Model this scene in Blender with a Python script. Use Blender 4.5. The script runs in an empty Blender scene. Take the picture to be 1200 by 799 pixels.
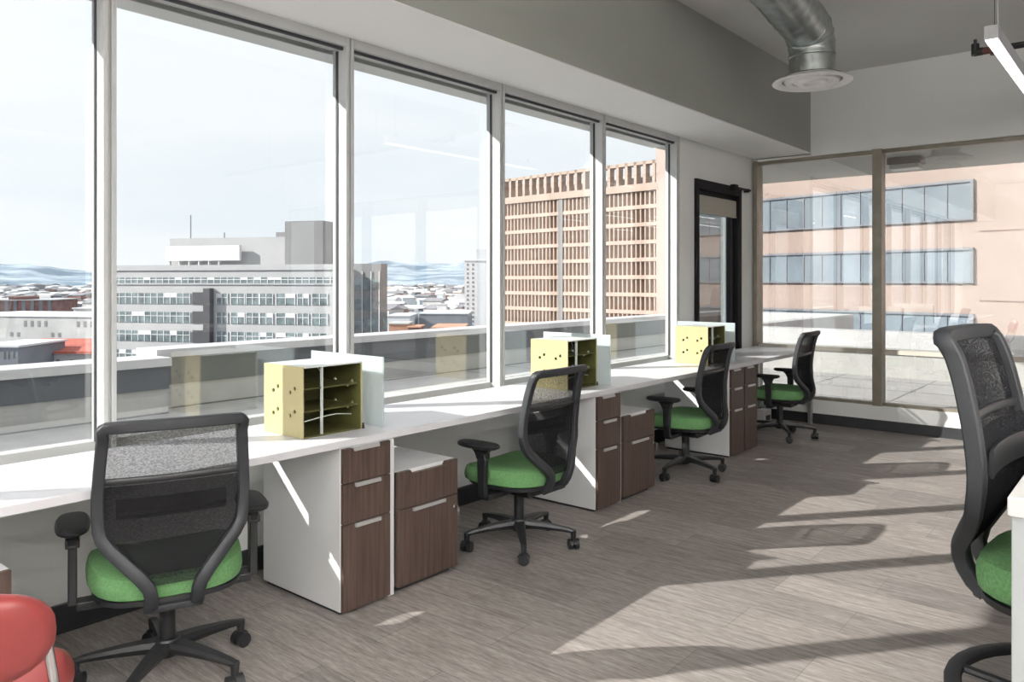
import bpy, bmesh, math, random
from mathutils import Vector, Matrix
R = math.radians
rnd = random.Random(7)
scene = bpy.context.scene
COL = scene.collection
F, H = 912.0, 1.41
A0 = math.atan(762 / F)
S, C = math.sin(A0), math.cos(A0)

def W(px, d, z=None, py=None):
    """world point seen at px at forward distance d"""
    u = (px - 600) / F
    zz = z if z is not None else H + (330 - py) / F * d
    return Vector(((C + u * S) * d, (S - u * C) * d, zz))

# ---------------------------------------------------------------- materials
def mat(name, col, rough=.6, metal=0., noise=None, bump=None, spec=.5, emit=None):
    m = bpy.data.materials.new(name); m.use_nodes = True
    nt = m.node_tree; b = nt.nodes['Principled BSDF']
    b.inputs['Base Color'].default_value = (*col, 1)
    b.inputs['Roughness'].default_value = rough
    b.inputs['Metallic'].default_value = metal
    b.inputs['Specular IOR Level'].default_value = spec
    if emit:
        b.inputs['Emission Color'].default_value = (*emit[0], 1)
        b.inputs['Emission Strength'].default_value = emit[1]
    if noise:
        sc, amt = noise[0], noise[1]; st = noise[2] if len(noise) > 2 else (1, 1, 1)
        tc = nt.nodes.new('ShaderNodeTexCoord'); mp = nt.nodes.new('ShaderNodeMapping')
        mp.inputs['Scale'].default_value = st
        nz = nt.nodes.new('ShaderNodeTexNoise'); nz.inputs['Scale'].default_value = sc; nz.inputs['Detail'].default_value = 4
        mx = nt.nodes.new('ShaderNodeMix'); mx.data_type = 'RGBA'
        mx.inputs['A'].default_value = (*[max(0, c * (1 - amt)) for c in col], 1)
        mx.inputs['B'].default_value = (*[min(1, c * (1 + amt)) for c in col], 1)
        cr = nt.nodes.new('ShaderNodeMapRange'); cr.inputs['From Min'].default_value = .3; cr.inputs['From Max'].default_value = .7
        L = nt.links.new
        L(tc.outputs['Object'], mp.inputs['Vector']); L(mp.outputs[0], nz.inputs['Vector'])
        L(nz.outputs['Fac'], cr.inputs['Value']); L(cr.outputs[0], mx.inputs['Factor']); L(mx.outputs['Result'], b.inputs['Base Color'])
    if bump:
        tc = nt.nodes.new('ShaderNodeTexCoord')
        nz = nt.nodes.new('ShaderNodeTexNoise'); nz.inputs['Scale'].default_value = bump[0]
        bp = nt.nodes.new('ShaderNodeBump'); bp.inputs['Strength'].default_value = bump[1]; bp.inputs['Distance'].default_value = .002
        nt.links.new(tc.outputs['Object'], nz.inputs['Vector'])
        nt.links.new(nz.outputs['Fac'], bp.inputs['Height']); nt.links.new(bp.outputs[0], b.inputs['Normal'])
    return m

def glass_mat(name, tint=(1, 1, 1), refl=.09, rough=0.0, ior=1.5):
    m = bpy.data.materials.new(name); m.use_nodes = True
    nt = m.node_tree; nt.nodes.clear(); L = nt.links.new
    out = nt.nodes.new('ShaderNodeOutputMaterial'); mx = nt.nodes.new('ShaderNodeMixShader')
    tr = nt.nodes.new('ShaderNodeBsdfTransparent'); tr.inputs[0].default_value = (*tint, 1)
    gl = nt.nodes.new('ShaderNodeBsdfGlossy'); gl.inputs['Roughness'].default_value = rough
    fr = nt.nodes.new('ShaderNodeLayerWeight'); fr.inputs['Blend'].default_value = .5
    mp = nt.nodes.new('ShaderNodeMath'); mp.operation = 'POWER'; mp.inputs[1].default_value = 4
    ma = nt.nodes.new('ShaderNodeMath'); ma.operation = 'MULTIPLY_ADD'; ma.inputs[1].default_value = .28; ma.inputs[2].default_value = refl
    L(fr.outputs['Facing'], mp.inputs[0]); L(mp.outputs[0], ma.inputs[0]); L(ma.outputs[0], mx.inputs[0])
    L(tr.outputs[0], mx.inputs[1]); L(gl.outputs[0], mx.inputs[2]); L(mx.outputs[0], out.inputs[0])
    return m

def mesh_fabric():
    m = bpy.data.materials.new('chair_mesh_fabric'); m.use_nodes = True
    nt = m.node_tree; nt.nodes.clear(); L = nt.links.new
    out = nt.nodes.new('ShaderNodeOutputMaterial'); mx = nt.nodes.new('ShaderNodeMixShader')
    tr = nt.nodes.new('ShaderNodeBsdfTransparent')
    df = nt.nodes.new('ShaderNodeBsdfDiffuse'); df.inputs[0].default_value = (.02, .02, .022, 1)
    tc = nt.nodes.new('ShaderNodeTexCoord'); mp = nt.nodes.new('ShaderNodeMapping'); mp.inputs['Scale'].default_value = (90, 30, 170)
    vz = nt.nodes.new('ShaderNodeTexNoise'); vz.inputs['Scale'].default_value = 1.6; vz.inputs['Detail'].default_value = 1
    mr = nt.nodes.new('ShaderNodeMapRange'); mr.inputs['From Min'].default_value = .35; mr.inputs['From Max'].default_value = .65
    mr.inputs['To Min'].default_value = .60; mr.inputs['To Max'].default_value = .78
    L(tc.outputs['Object'], mp.inputs[0]); L(mp.outputs[0], vz.inputs['Vector']); L(vz.outputs['Fac'], mr.inputs['Value'])
    lw = nt.nodes.new('ShaderNodeLayerWeight'); lw.inputs['Blend'].default_value = .5
    pw = nt.nodes.new('ShaderNodeMath'); pw.operation = 'POWER'; pw.inputs[1].default_value = 1.6; L(lw.outputs['Facing'], pw.inputs[0])
    ad = nt.nodes.new('ShaderNodeMath'); ad.operation = 'MULTIPLY_ADD'; ad.inputs[1].default_value = .45; ad.use_clamp = True
    L(pw.outputs[0], ad.inputs[0]); L(mr.outputs[0], ad.inputs[2]); L(ad.outputs[0], mx.inputs[0])
    L(tr.outputs[0], mx.inputs[1]); L(df.outputs[0], mx.inputs[2]); L(mx.outputs[0], out.inputs[0])
    return m

def floor_mat():
    m = bpy.data.materials.new('plank_carpet'); m.use_nodes = True
    nt = m.node_tree; b = nt.nodes['Principled BSDF']; L = nt.links.new; N = nt.nodes.new
    tc = N('ShaderNodeTexCoord')
    def noise(sc, st, det=4):
        mp = N('ShaderNodeMapping'); mp.inputs['Scale'].default_value = st
        n = N('ShaderNodeTexNoise'); n.inputs['Scale'].default_value = sc; n.inputs['Detail'].default_value = det
        L(tc.outputs['Object'], mp.inputs[0]); L(mp.outputs[0], n.inputs['Vector']); return n.outputs['Fac']
    mp = N('ShaderNodeMapping'); mp.inputs['Rotation'].default_value = (0, 0, R(90))
    L(tc.outputs['Object'], mp.inputs[0])
    br = N('ShaderNodeTexBrick'); br.inputs['Scale'].default_value = 1
    br.inputs['Brick Width'].default_value = 1.0; br.inputs['Row Height'].default_value = .25; br.inputs['Mortar Size'].default_value = .0018
    br.inputs['Color1'].default_value = (.80, .80, .80, 1); br.inputs['Color2'].default_value = (1.12, 1.10, 1.08, 1); br.inputs['Mortar'].default_value = (.66, .66, .66, 1)
    br.offset = .37
    L(mp.outputs[0], br.inputs['Vector'])
    r1 = N('ShaderNodeValToRGB'); r1.color_ramp.elements[0].position = .3; r1.color_ramp.elements[1].position = .72
    r1.color_ramp.elements[0].color = (.20, .178, .169, 1); r1.color_ramp.elements[1].color = (.345, .316, .30, 1)
    L(noise(5.5, (9, .8, 1)), r1.inputs[0])
    r2 = N('ShaderNodeMapRange'); r2.inputs['From Min'].default_value = .35; r2.inputs['From Max'].default_value = .65; r2.inputs['To Min'].default_value = .82; r2.inputs['To Max'].default_value = 1.18
    L(noise(40, (5, .5, 1), 2), r2.inputs['Value'])
    m1 = N('ShaderNodeMix'); m1.data_type = 'RGBA'; m1.blend_type = 'MULTIPLY'; m1.inputs['Factor'].default_value = 1
    L(r1.outputs[0], m1.inputs['A']); L(br.outputs['Color'], m1.inputs['B'])
    m2 = N('ShaderNodeMix'); m2.data_type = 'RGBA'; m2.blend_type = 'MULTIPLY'; m2.inputs['Factor'].default_value = 1
    L(m1.outputs['Result'], m2.inputs['A']); L(r2.outputs[0], m2.inputs['B'])
    L(m2.outputs['Result'], b.inputs['Base Color'])
    b.inputs['Roughness'].default_value = .62; b.inputs['Specular IOR Level'].default_value = .3
    bp = N('ShaderNodeBump'); bp.inputs['Strength'].default_value = .35; bp.inputs['Distance'].default_value = .002
    L(noise(120, (3, 1, 1), 2), bp.inputs['Height']); L(bp.outputs[0], b.inputs['Normal'])
    return m

def wood_mat(name, c1, c2):
    m = bpy.data.materials.new(name); m.use_nodes = True
    nt = m.node_tree; b = nt.nodes['Principled BSDF']; L = nt.links.new; N = nt.nodes.new
    tc = N('ShaderNodeTexCoord'); mp = N('ShaderNodeMapping'); mp.inputs['Scale'].default_value = (34, 34, 1.6)
    n = N('ShaderNodeTexNoise'); n.inputs['Scale'].default_value = 1.5; n.inputs['Detail'].default_value = 5; n.inputs['Distortion'].default_value = .6
    r = N('ShaderNodeValToRGB'); r.color_ramp.elements[0].position = .3; r.color_ramp.elements[1].position = .7
    r.color_ramp.elements[0].color = (*c1, 1); r.color_ramp.elements[1].color = (*c2, 1)
    L(tc.outputs['Object'], mp.inputs[0]); L(mp.outputs[0], n.inputs['Vector']); L(n.outputs['Fac'], r.inputs[0]); L(r.outputs[0], b.inputs['Base Color'])
    b.inputs['Roughness'].default_value = .45
    return m

def duct_mat():
    m = mat('galvanised_steel', (.50, .53, .53), .32, 1.0, noise=(14, .22))
    return m

def city_mat():
    m = bpy.data.materials.new('city_ground'); m.use_nodes = True
    nt = m.node_tree; b = nt.nodes['Principled BSDF']; L = nt.links.new; N = nt.nodes.new
    tc = N('ShaderNodeTexCoord')
    v = N('ShaderNodeTexVoronoi'); v.inputs['Scale'].default_value = .035
    n = N('ShaderNodeTexNoise'); n.inputs['Scale'].default_value = .004; n.inputs['Detail'].default_value = 6
    L(tc.outputs['Object'], v.inputs['Vector']); L(tc.outputs['Object'], n.inputs['Vector'])
    hs = N('ShaderNodeValToRGB'); e = hs.color_ramp.elements
    e[0].color = (.07, .09, .11, 1); e[1].color = (.40, .42, .46, 1); e[0].position = .1; e[1].position = .9
    x = hs.color_ramp.elements.new(.35); x.color = (.17, .16, .17, 1)
    x = hs.color_ramp.elements.new(.6); x.color = (.22, .24, .27, 1)
    sx = N('ShaderNodeSeparateColor'); L(v.outputs['Color'], sx.inputs[0]); L(sx.outputs[0], hs.inputs[0])
    r2 = N('ShaderNodeValToRGB'); r2.color_ramp.elements[0].position = .42; r2.color_ramp.elements[1].position = .6
    r2.color_ramp.elements[0].color = (.13, .16, .19, 1); r2.color_ramp.elements[1].color = (.32, .32, .34, 1)
    L(n.outputs['Fac'], r2.inputs[0])
    mx = N('ShaderNodeMix'); mx.data_type = 'RGBA'; mx.inputs['Factor'].default_value = .5
    L(hs.outputs[0], mx.inputs['A']); L(r2.outputs[0], mx.inputs['B']); L(mx.outputs['Result'], b.inputs['Base Color'])
    b.inputs['Roughness'].default_value = .95; b.inputs['Specular IOR Level'].default_value = 0
    return m

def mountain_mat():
    m = bpy.data.materials.new('hazed_snow_hills'); m.use_nodes = True
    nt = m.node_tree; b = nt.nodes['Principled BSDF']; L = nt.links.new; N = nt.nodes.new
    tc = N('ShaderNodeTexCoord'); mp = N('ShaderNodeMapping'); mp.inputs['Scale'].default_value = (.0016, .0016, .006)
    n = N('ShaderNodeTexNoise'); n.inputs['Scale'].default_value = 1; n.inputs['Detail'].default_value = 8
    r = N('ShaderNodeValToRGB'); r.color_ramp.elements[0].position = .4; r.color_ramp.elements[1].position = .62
    r.color_ramp.elements[0].color = (.17, .235, .30, 1); r.color_ramp.elements[1].color = (.40, .47, .54, 1)  # blue distance haze mixed into the rock and snow colours
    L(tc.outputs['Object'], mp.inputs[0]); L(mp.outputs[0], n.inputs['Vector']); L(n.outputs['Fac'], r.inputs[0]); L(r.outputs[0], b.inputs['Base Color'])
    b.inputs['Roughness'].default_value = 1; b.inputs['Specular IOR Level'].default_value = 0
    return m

M = dict(
    paint=mat('wall_paint', (.77, .78, .77), .7, noise=(1.5, .03), bump=(60, .1)),  # wall colour lightened to carry sun bounce on the end wall
    paint_dark=mat('lower_wall_paint', (.50, .51, .50), .75, noise=(2, .03)),
    soffit=mat('soffit_paint_lit', (.80, .80, .79), .7, noise=(1.5, .02)),  # sun bounce off the desk put into a lighter paint colour
    bulk=mat('bulkhead_paint_shaded', (.33, .34, .31), .75, noise=(1.5, .03)),  # darker copy of the wall paint, bulkhead shade put into the colour
    ceil=mat('ceiling_paint', (.68, .68, .67), .8, noise=(1.2, .05), bump=(40, .2)),
    base=mat('black_rubber_base', (.022, .024, .028), .5, noise=(8, .2)),
    alu=mat('painted_aluminium', (.47, .48, .475), .45, .0, noise=(5, .04)),
    alu_white=mat('white_aluminium', (.72, .73, .73), .4, noise=(5, .03)),
    doorblack=mat('door_frame_black', (.012, .012, .014), .75, noise=(9, .1), spec=.2),
    seal=mat('black_seal', (.03, .03, .035), .6, noise=(9, .1)),
    bronze=mat('bronze_frame', (.23, .205, .165), .4, .2, noise=(9, .12)),
    cream=mat('cream_frame', (.50, .46, .40), .5, noise=(7, .06)),
    black=mat('black_plastic', (.014, .015, .017), .42, noise=(30, .15)),
    dgrey=mat('graphite_plastic', (.020, .022, .026), .55, noise=(30, .12)),
    green=mat('green_fabric', (.115, .26, .10), .9, noise=(140, .22), bump=(500, .5)),
    white=mat('white_laminate', (.66, .66, .69), .35, noise=(3, .02)),
    whitecab=mat('white_cabinet', (.80, .81, .82), .4, noise=(3, .02)),
    wood=wood_mat('walnut_laminate', (.042, .026, .021), (.105, .070, .056)),
    handle=mat('brushed_handle', (.62, .62, .62), .4, .6, noise=(60, .1, (1, 20, 20))),
    yellow=mat('yellow_acrylic', (.46, .405, .215), .35, noise=(4, .06)),
    olive=mat('olive_inner_shade', (.10, .10, .035), .3, noise=(8, .2)),  # shade inside the organizers put into a darker olive colour
    pale=mat('pale_acrylic', (.66, .70, .68), .3, noise=(4, .04)),
    hole=mat('hole_black', (.01, .01, .01), .8, noise=(9, .1)),
    duct=duct_mat(),
    diffw=mat('diffuser_enamel', (.72, .70, .70), .4, noise=(8, .05)),
    diffd=mat('diffuser_shadow_gap', (.05, .05, .05), .7, noise=(9, .1)),
    led=mat('led_lens', (.9, .9, .9), .4, noise=(9, .01), emit=((1, .98, .95), 1.7)),
    led_fill=mat('led_fill_lens', (.9, .9, .9), .4, noise=(9, .01), emit=((1, .975, .94), 76.0)),  # strong emission for the added fill pendants
    fixt=mat('fixture_white', (.62, .63, .66), .4, noise=(9, .03)),
    redpipe=mat('red_brown_pipe', (.12, .035, .03), .5, noise=(30, .3)),
    redv=mat('red_vinyl', (.25, .042, .04), .30, noise=(5, .10), bump=(25, .12)),
    chrome=mat('chrome', (.75, .75, .76), .12, 1.0, noise=(9, .05)),
    steel=mat('steel_leg', (.45, .46, .47), .35, .8, noise=(9, .05)),
    greypanel=mat('grey_panel', (.36, .38, .38), .5, noise=(3, .04)),
    greytop=mat('light_grey_top', (.62, .61, .60), .4, noise=(3, .04)),
    concrete=mat('terrace_concrete', (.40, .39, .385), .85, noise=(3, .12)),
    cap=mat('white_coping', (.52, .52, .53), .6, noise=(2, .05)),
    darkpan=mat('dark_parapet_panel', (.10, .11, .125), .5, noise=(2, .1)),
    stone=mat('pale_parapet_stone', (.42, .42, .41), .8, noise=(2.5, .1)),
    offwall=mat('grey_office_wall', (.40, .40, .41), .8, noise=(.2, .05)),
    offdark=mat('dark_grey_cladding', (.20, .20, .205), .7, noise=(.2, .08)),
    offblack=mat('dark_window_bay', (.055, .055, .065), .5, noise=(.3, .2)),
    offwhite=mat('white_screen_wall', (.66, .66, .68), .7, noise=(.1, .03)),
    offglass=mat('office_glass', (.15, .19, .20), .3, noise=(.5, .5)),
    pink=mat('pink_brick', (.37, .285, .25), .85, noise=(.3, .06)),
    pinkglass=mat('pink_building_glass', (.20, .24, .28), .12, noise=(.25, .25)),
    tower=mat('tan_concrete_lattice', (.40, .31, .26), .85, noise=(.2, .10)),
    towerglass=mat('tower_windows', (.22, .17, .145), .5, noise=(.12, .45)),
    brick=mat('far_brick', (.20, .10, .09), .9, noise=(.3, .35)),
    roofred=mat('red_roof', (.42, .12, .09), .9, noise=(.2, .25)),
    terra=mat('orange_wall', (.50, .27, .18), .9, noise=(.1, .2)),
    pale_house=mat('pale_house', (.44, .44, .44), .9, noise=(.1, .15)),
    grey_house=mat('grey_house', (.21, .22, .25), .9, noise=(.1, .2)),
    tree=mat('bare_trees', (.12, .14, .14), 1, noise=(.2, .4), spec=0),
    winframe=glass_mat('window_glass', (.97, .985, .98), .115),
    endglass=glass_mat('end_glass', (.95, .96, .95), .24),
    doorglass=glass_mat('door_glass', (.45, .47, .47), .10),
    shade=mat('beige_shade', (.40, .38, .33), .9, noise=(60, .1)),
    card=mat('curtain_edge', (.55, .62, .66), .5, noise=(4, .05)),
)
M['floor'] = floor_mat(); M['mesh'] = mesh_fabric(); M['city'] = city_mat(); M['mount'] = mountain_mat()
def frosted():
    m = bpy.data.materials.new('frosted_glass'); m.use_nodes = True
    nt = m.node_tree; nt.nodes.clear(); L = nt.links.new; N = nt.nodes.new
    out = N('ShaderNodeOutputMaterial')
    df = N('ShaderNodeBsdfDiffuse'); df.inputs[0].default_value = (.76, .84, .86, 1)
    tl = N('ShaderNodeBsdfTranslucent'); tl.inputs[0].default_value = (.80, .88, .90, 1)
    tr = N('ShaderNodeBsdfTransparent'); gl = N('ShaderNodeBsdfGlossy'); gl.inputs['Roughness'].default_value = .25
    a = N('ShaderNodeMixShader'); a.inputs[0].default_value = .5; L(df.outputs[0], a.inputs[1]); L(tl.outputs[0], a.inputs[2])
    b = N('ShaderNodeMixShader'); b.inputs[0].default_value = .22; L(a.outputs[0], b.inputs[1]); L(tr.outputs[0], b.inputs[2])
    c = N('ShaderNodeMixShader'); c.inputs[0].default_value = .06; L(b.outputs[0], c.inputs[1]); L(gl.outputs[0], c.inputs[2])
    L(c.outputs[0], out.inputs[0]); return m
M['frost'] = frosted()

# ---------------------------------------------------------------- mesh builder
class MB:
    def __init__(s): s.v = []; s.f = []; s.mi = []; s.sm = []
    def add(s, vs, fs, mi=0, smooth=False):
        o = len(s.v); s.v += [tuple(v) for v in vs]
        s.f += [tuple(i + o for i in f) for f in fs]; s.mi += [mi] * len(fs); s.sm += [smooth] * len(fs); return s
    def box(s, x0, x1, y0, y1, z0, z1, mi=0):
        x0, x1 = sorted((x0, x1)); y0, y1 = sorted((y0, y1)); z0, z1 = sorted((z0, z1))
        v = [(x0,y0,z0),(x1,y0,z0),(x1,y1,z0),(x0,y1,z0),(x0,y0,z1),(x1,y0,z1),(x1,y1,z1),(x0,y1,z1)]
        return s.add(v, [(0,3,2,1),(4,5,6,7),(0,1,5,4),(1,2,6,5),(2,3,7,6),(3,0,4,7)], mi)
    def prism(s, pts, axis, a0, a1, mi=0):
        """pts: 2-D polygon in the other two axes (cyclic order), extruded along axis a0..a1"""
        n = len(pts)
        def mk(p, a):
            return {'x': (a, p[0], p[1]), 'y': (p[0], a, p[1]), 'z': (p[0], p[1], a)}[axis]
        v = [mk(p, a0) for p in pts] + [mk(p, a1) for p in pts]
        f = [tuple(range(n))[::-1], tuple(range(n, 2 * n))] + [(i, (i + 1) % n, n + (i + 1) % n, n + i) for i in range(n)]
        return s.add(v, f, mi)
    def loft(s, rings, mi=0, cap=True, smooth=True, closed=False):
        n = len(rings[0]); v = [p for r in rings for p in r]; f = []; m = len(rings)
        for k in range(m if closed else m - 1):
            a, b = k * n, ((k + 1) % m) * n
            f += [(a + i, a + (i + 1) % n, b + (i + 1) % n, b + i) for i in range(n)]
        if cap and not closed: f += [tuple(range(n))[::-1], tuple(range((m - 1) * n, m * n))]
        return s.add(v, f, mi, smooth)
    def tube(s, path, rx, ry=None, seg=10, mi=0, closed=False, up=Vector((0, 0, 1)), cap=True, power=2.0):
        path = [Vector(p) for p in path]; n = len(path); rings = []
        for i, p in enumerate(path):
            if closed: t = path[(i + 1) % n] - path[i - 1]
            else: t = path[min(i + 1, n - 1)] - path[max(i - 1, 0)]
            t.normalize()
            sd = t.cross(up)
            if sd.length < .05: sd = t.cross(Vector((1, 0, 0)))
            sd.normalize(); nn = sd.cross(t).normalized()
            a = rx[i] if isinstance(rx, (list, tuple)) else rx
            b = a if ry is None else (ry[i] if isinstance(ry, (list, tuple)) else ry)
            ring = []
            for k in range(seg):
                an = 2 * math.pi * k / seg; cx, sx = math.cos(an), math.sin(an)
                ex = 2 / power
                ring.append(p + sd * a * math.copysign(abs(cx) ** ex, cx) + nn * b * math.copysign(abs(sx) ** ex, sx))
            rings.append(ring)
        return s.loft(rings, mi, cap, True, closed)
    def cyl(s, p0, p1, r0, r1=None, seg=20, mi=0):
        r1 = r0 if r1 is None else r1
        p0, p1 = Vector(p0), Vector(p1); t = (p1 - p0).normalized()
        a = t.orthogonal().normalized(); b = t.cross(a)
        rr = [[p + (a * math.cos(2*math.pi*k/seg) + b * math.sin(2*math.pi*k/seg)) * r for k in range(seg)] for p, r in ((p0, r0), (p1, r1))]
        return s.loft(rr, mi)
    def lathe(s, prof, c=(0, 0, 0), seg=40, mi=0, cap=False):
        rings = [[(c[0] + r * math.cos(2*math.pi*k/seg), c[1] + r * math.sin(2*math.pi*k/seg), c[2] + z) for k in range(seg)] for r, z in prof]
        return s.loft(rings, mi, cap)
    def mesh(s, name, mats, bevel=0, auto=True):
        me = bpy.data.meshes.new(name); me.from_pydata(s.v, [], s.f)
        for m in (mats if isinstance(mats, (list, tuple)) else [mats]): me.materials.append(m)
        me.polygons.foreach_set('material_index', s.mi); me.polygons.foreach_set('use_smooth', s.sm)
        bm = bmesh.new(); bm.from_mesh(me); bmesh.ops.recalc_face_normals(bm, faces=bm.faces)
        if bevel:
            es = [e for e in bm.edges if len(e.link_faces) == 2 and e.calc_face_angle(0) > R(35)]
            bmesh.ops.bevel(bm, geom=es, offset=bevel, segments=2, affect='EDGES', profile=.5, clamp_overlap=True)
        if auto:
            for e in bm.edges:
                if len(e.link_faces) == 2 and e.calc_face_angle(0) > R(40): e.smooth = False
        bm.to_mesh(me); bm.free(); me.update(); return me
    def build(s, name, mats, parent=None, bevel=0, **k):
        return link(name, s.mesh(name, mats, bevel), parent, **k)

def link(name, me, parent=None, loc=None, rz=0):
    o = bpy.data.objects.new(name, me); COL.objects.link(o)
    if parent is not None: o.parent = parent
    if loc is not None: o.location = loc
    if rz: o.rotation_euler = (0, 0, rz)
    return o
def tag(o, label=None, cat=None, group=None, kind=None):
    if label: o['label'] = label
    if cat: o['category'] = cat
    if group: o['group'] = group
    if kind: o['kind'] = kind
    return o
def thing(name, loc, label, cat, group=None, rz=0):
    o = bpy.data.objects.new(name, None); COL.objects.link(o); o.location = loc; o.rotation_euler = (0, 0, rz)
    o.empty_display_size = .1
    return tag(o, label, cat, group)
def struct(name, mb, m, label=None, bevel=0, parent=None):
    o = mb.build(name, m, parent, bevel)
    if parent is None: tag(o, label, None, None, 'structure')
    return o

# ---------------------------------------------------------------- room shell
XE, YW = 7.89, 3.30            # end wall, window wall
X0, Y0, ZC = -3.2, -5.0, 3.45
struct('floor', MB().box(X0, XE + .12, Y0, 3.42, -.12, 0), M['floor'], 'grey streaked plank carpet across the office')
struct('ceiling', MB().box(X0, XE + .12, Y0, 2.70, ZC, ZC + .15), M['ceil'], 'high grey painted ceiling')
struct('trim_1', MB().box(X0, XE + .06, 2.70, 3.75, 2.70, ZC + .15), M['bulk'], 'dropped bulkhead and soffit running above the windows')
struct('trim_8', MB().box(X0, XE, 2.702, 3.285, 2.693, 2.70), M['soffit'], 'soffit board above the windows with sun bounce in its colour')  # thin board added to hold the sun-bounced soffit colour
# window wall below and beside the glazing
w = MB().box(X0, 6.25, 3.40, 3.55, 0, .68)
w.box(X0, 6.25, 3.368, 3.40, .44, .68)
w.box(6.25, 6.56, 3.30, 3.415, 0, 2.70)
w.box(7.56, XE + .12, 3.30, 3.50, 0, 2.70)
w.box(6.56, 7.56, 3.30, 3.50, 2.36, 2.70)
w.box(6.56, 7.56, 3.30, 3.50, 0, .70)
w.box(X0, -2.275, 3.30, 3.50, .70, 2.70)
struct('wall_north', w, M['paint'], 'pale grey wall under and beside the row of windows')
struct('baseboard_north', MB().box(X0, 6.21, 3.382, 3.399, 0, .115).box(6.21, XE, 3.285, 3.30, 0, .115), M['base'], 'black rubber baseboard below the window desks')
struct('wall_south', MB().box(X0, XE + .12, Y0 - .15, Y0, 0, ZC), M['paint'], 'plain wall opposite the windows')
struct('wall_west', MB().box(X0 - .15, X0, Y0, 3.5, 0, ZC), M['paint'], 'plain wall behind the viewer')
# end wall: curb, header
struct('wall_east', MB().box(XE, XE + .16, Y0, YW, .0, .235).box(XE, XE + .14, Y0, 2.70, 2.665, ZC), M['paint'], 'low white curb and upper wall around the end glazing')
struct('baseboard_east', MB().box(XE - .014, XE, Y0, YW, 0, .10), M['base'], 'black baseboard along the low curb')
# external lintel
struct('trim_2', MB().box(X0, 6.25, 3.42, 3.56, 2.625, 2.70), M['alu'], 'outer grey lintel above the window glass')

# ---- big windows
mx = [1.382 - 1.22 * k for k in (3, 2, 1)] + [1.382, 2.602, 3.835, 5.035, 6.225]
wi = 0
for a, b in zip(mx[:-1], mx[1:]):
    wi += 1
    x0, x1 = a, b
    hw = .026
    fr = MB()
    # frame: each window owns its left post, rails
    for q in ((x0,) if wi < 7 else (x0, x1)):
        fr.box(q - hw, q - .006, 3.285, 3.40, .70, 2.700).box(q + .006, q + hw, 3.285, 3.40, .70, 2.700)
        fr.box(q - .006, q + .006, 3.296, 3.40, .70, 2.700)
    fr.box(x0 + hw, x1 - hw, 3.365, 3.43, .68, .755).box(x0 + hw, x1 - hw, 3.285, 3.41, 2.645, 2.700)
    f = struct('window_%d' % wi, fr, M['alu'], 'tall fixed window in the grey window wall', bevel=.002)
    MB().box(x0 + hw, x1 - hw, 3.31, 3.325, 2.630, 2.645).box(x0 + hw, x0 + hw + .005, 3.352, 3.368, .755, 2.63).box(x1 - hw - .005, x1 - hw, 3.352, 3.368, .755, 2.63).build('window_seal', M['seal'], f)
    MB().box(x0 + hw, x1 - hw, 3.372, 3.378, .75, 2.65).build('pane', M['winframe'], f)
struct('trim_3', MB().box(X0, 6.25, 3.44, 3.62, .66, .70), M['cap'], 'outer window sill')

# ---- black framed glass door in the wall
d = MB().box(6.56, 6.62, 3.275, 3.45, .70, 2.36).box(7.50, 7.56, 3.275, 3.45, .70, 2.36).box(6.62, 7.50, 3.275, 3.45, 2.27, 2.36).box(6.62, 7.50, 3.30, 3.42, .70, .80)
do = struct('door_1', d, M['doorblack'], 'black framed glass terrace door beside the end glazing', bevel=.003)
MB().box(6.62, 6.67, 3.33, 3.38, .80, 2.27).box(7.45, 7.50, 3.33, 3.38, .80, 2.27).box(6.67, 7.45, 3.33, 3.38, 2.19, 2.27).build('door_leaf', M['doorblack'], do)
MB().box(6.67, 7.45, 3.352, 3.360, .80, 2.19).build('pane', M['doorglass'], do)
MB().box(6.64, 7.48, 3.30, 3.328, 2.06, 2.22).box(6.64, 7.48, 3.296, 3.326, 2.05, 2.064).build('roller_shade', M['shade'], do)
MB().box(7.28, 7.30, 3.325, 3.350, .80, 2.08).build('edge_strip', M['card'], do)
MB().box(7.30, 7.70, 3.235, 3.262, 2.335, 2.352).box(7.28, 7.36, 3.225, 3.275, 2.31, 2.37).cyl((7.68, 3.25, 2.343), (7.68, 3.30, 2.343), .02).build('door_closer', M['doorblack'], do)

# ---- end glazing
ys = [3.245, 2.07, .84, -.39, -1.62, -2.85, -4.08, -5.0]
for k, (a, b) in enumerate(zip(ys[:-1], ys[1:])):
    fr = MB()
    if k == 0: fr.box(XE - .02, XE + .14, 3.245, 3.29, .235, 2.665)
    else: fr.box(XE - .035, XE + .10, a - .042, a + .042, .235, 2.665)
    ya = a - (.042 if k else 0); yb = b + .042
    fr.box(XE + .02, XE + .10, yb, ya, 2.625, 2.665)
    wn = struct('window_%d' % (8 + k), fr, M['bronze'], 'wide end window with bronze frame', bevel=.003)
    MB().box(XE + .01, XE + .10, yb, ya, .235, .262).build('bottom_rail', M['bronze'], wn)
    MB().box(XE + .02, XE + .08, yb, ya, .725, .765).build('middle_rail', M['cream'], wn)
    MB().box(XE + .05, XE + .058, yb, ya, .262, .725).box(XE + .05, XE + .058, yb, ya, .765, 2.625).build('pane', M['endglass'], wn)

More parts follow.
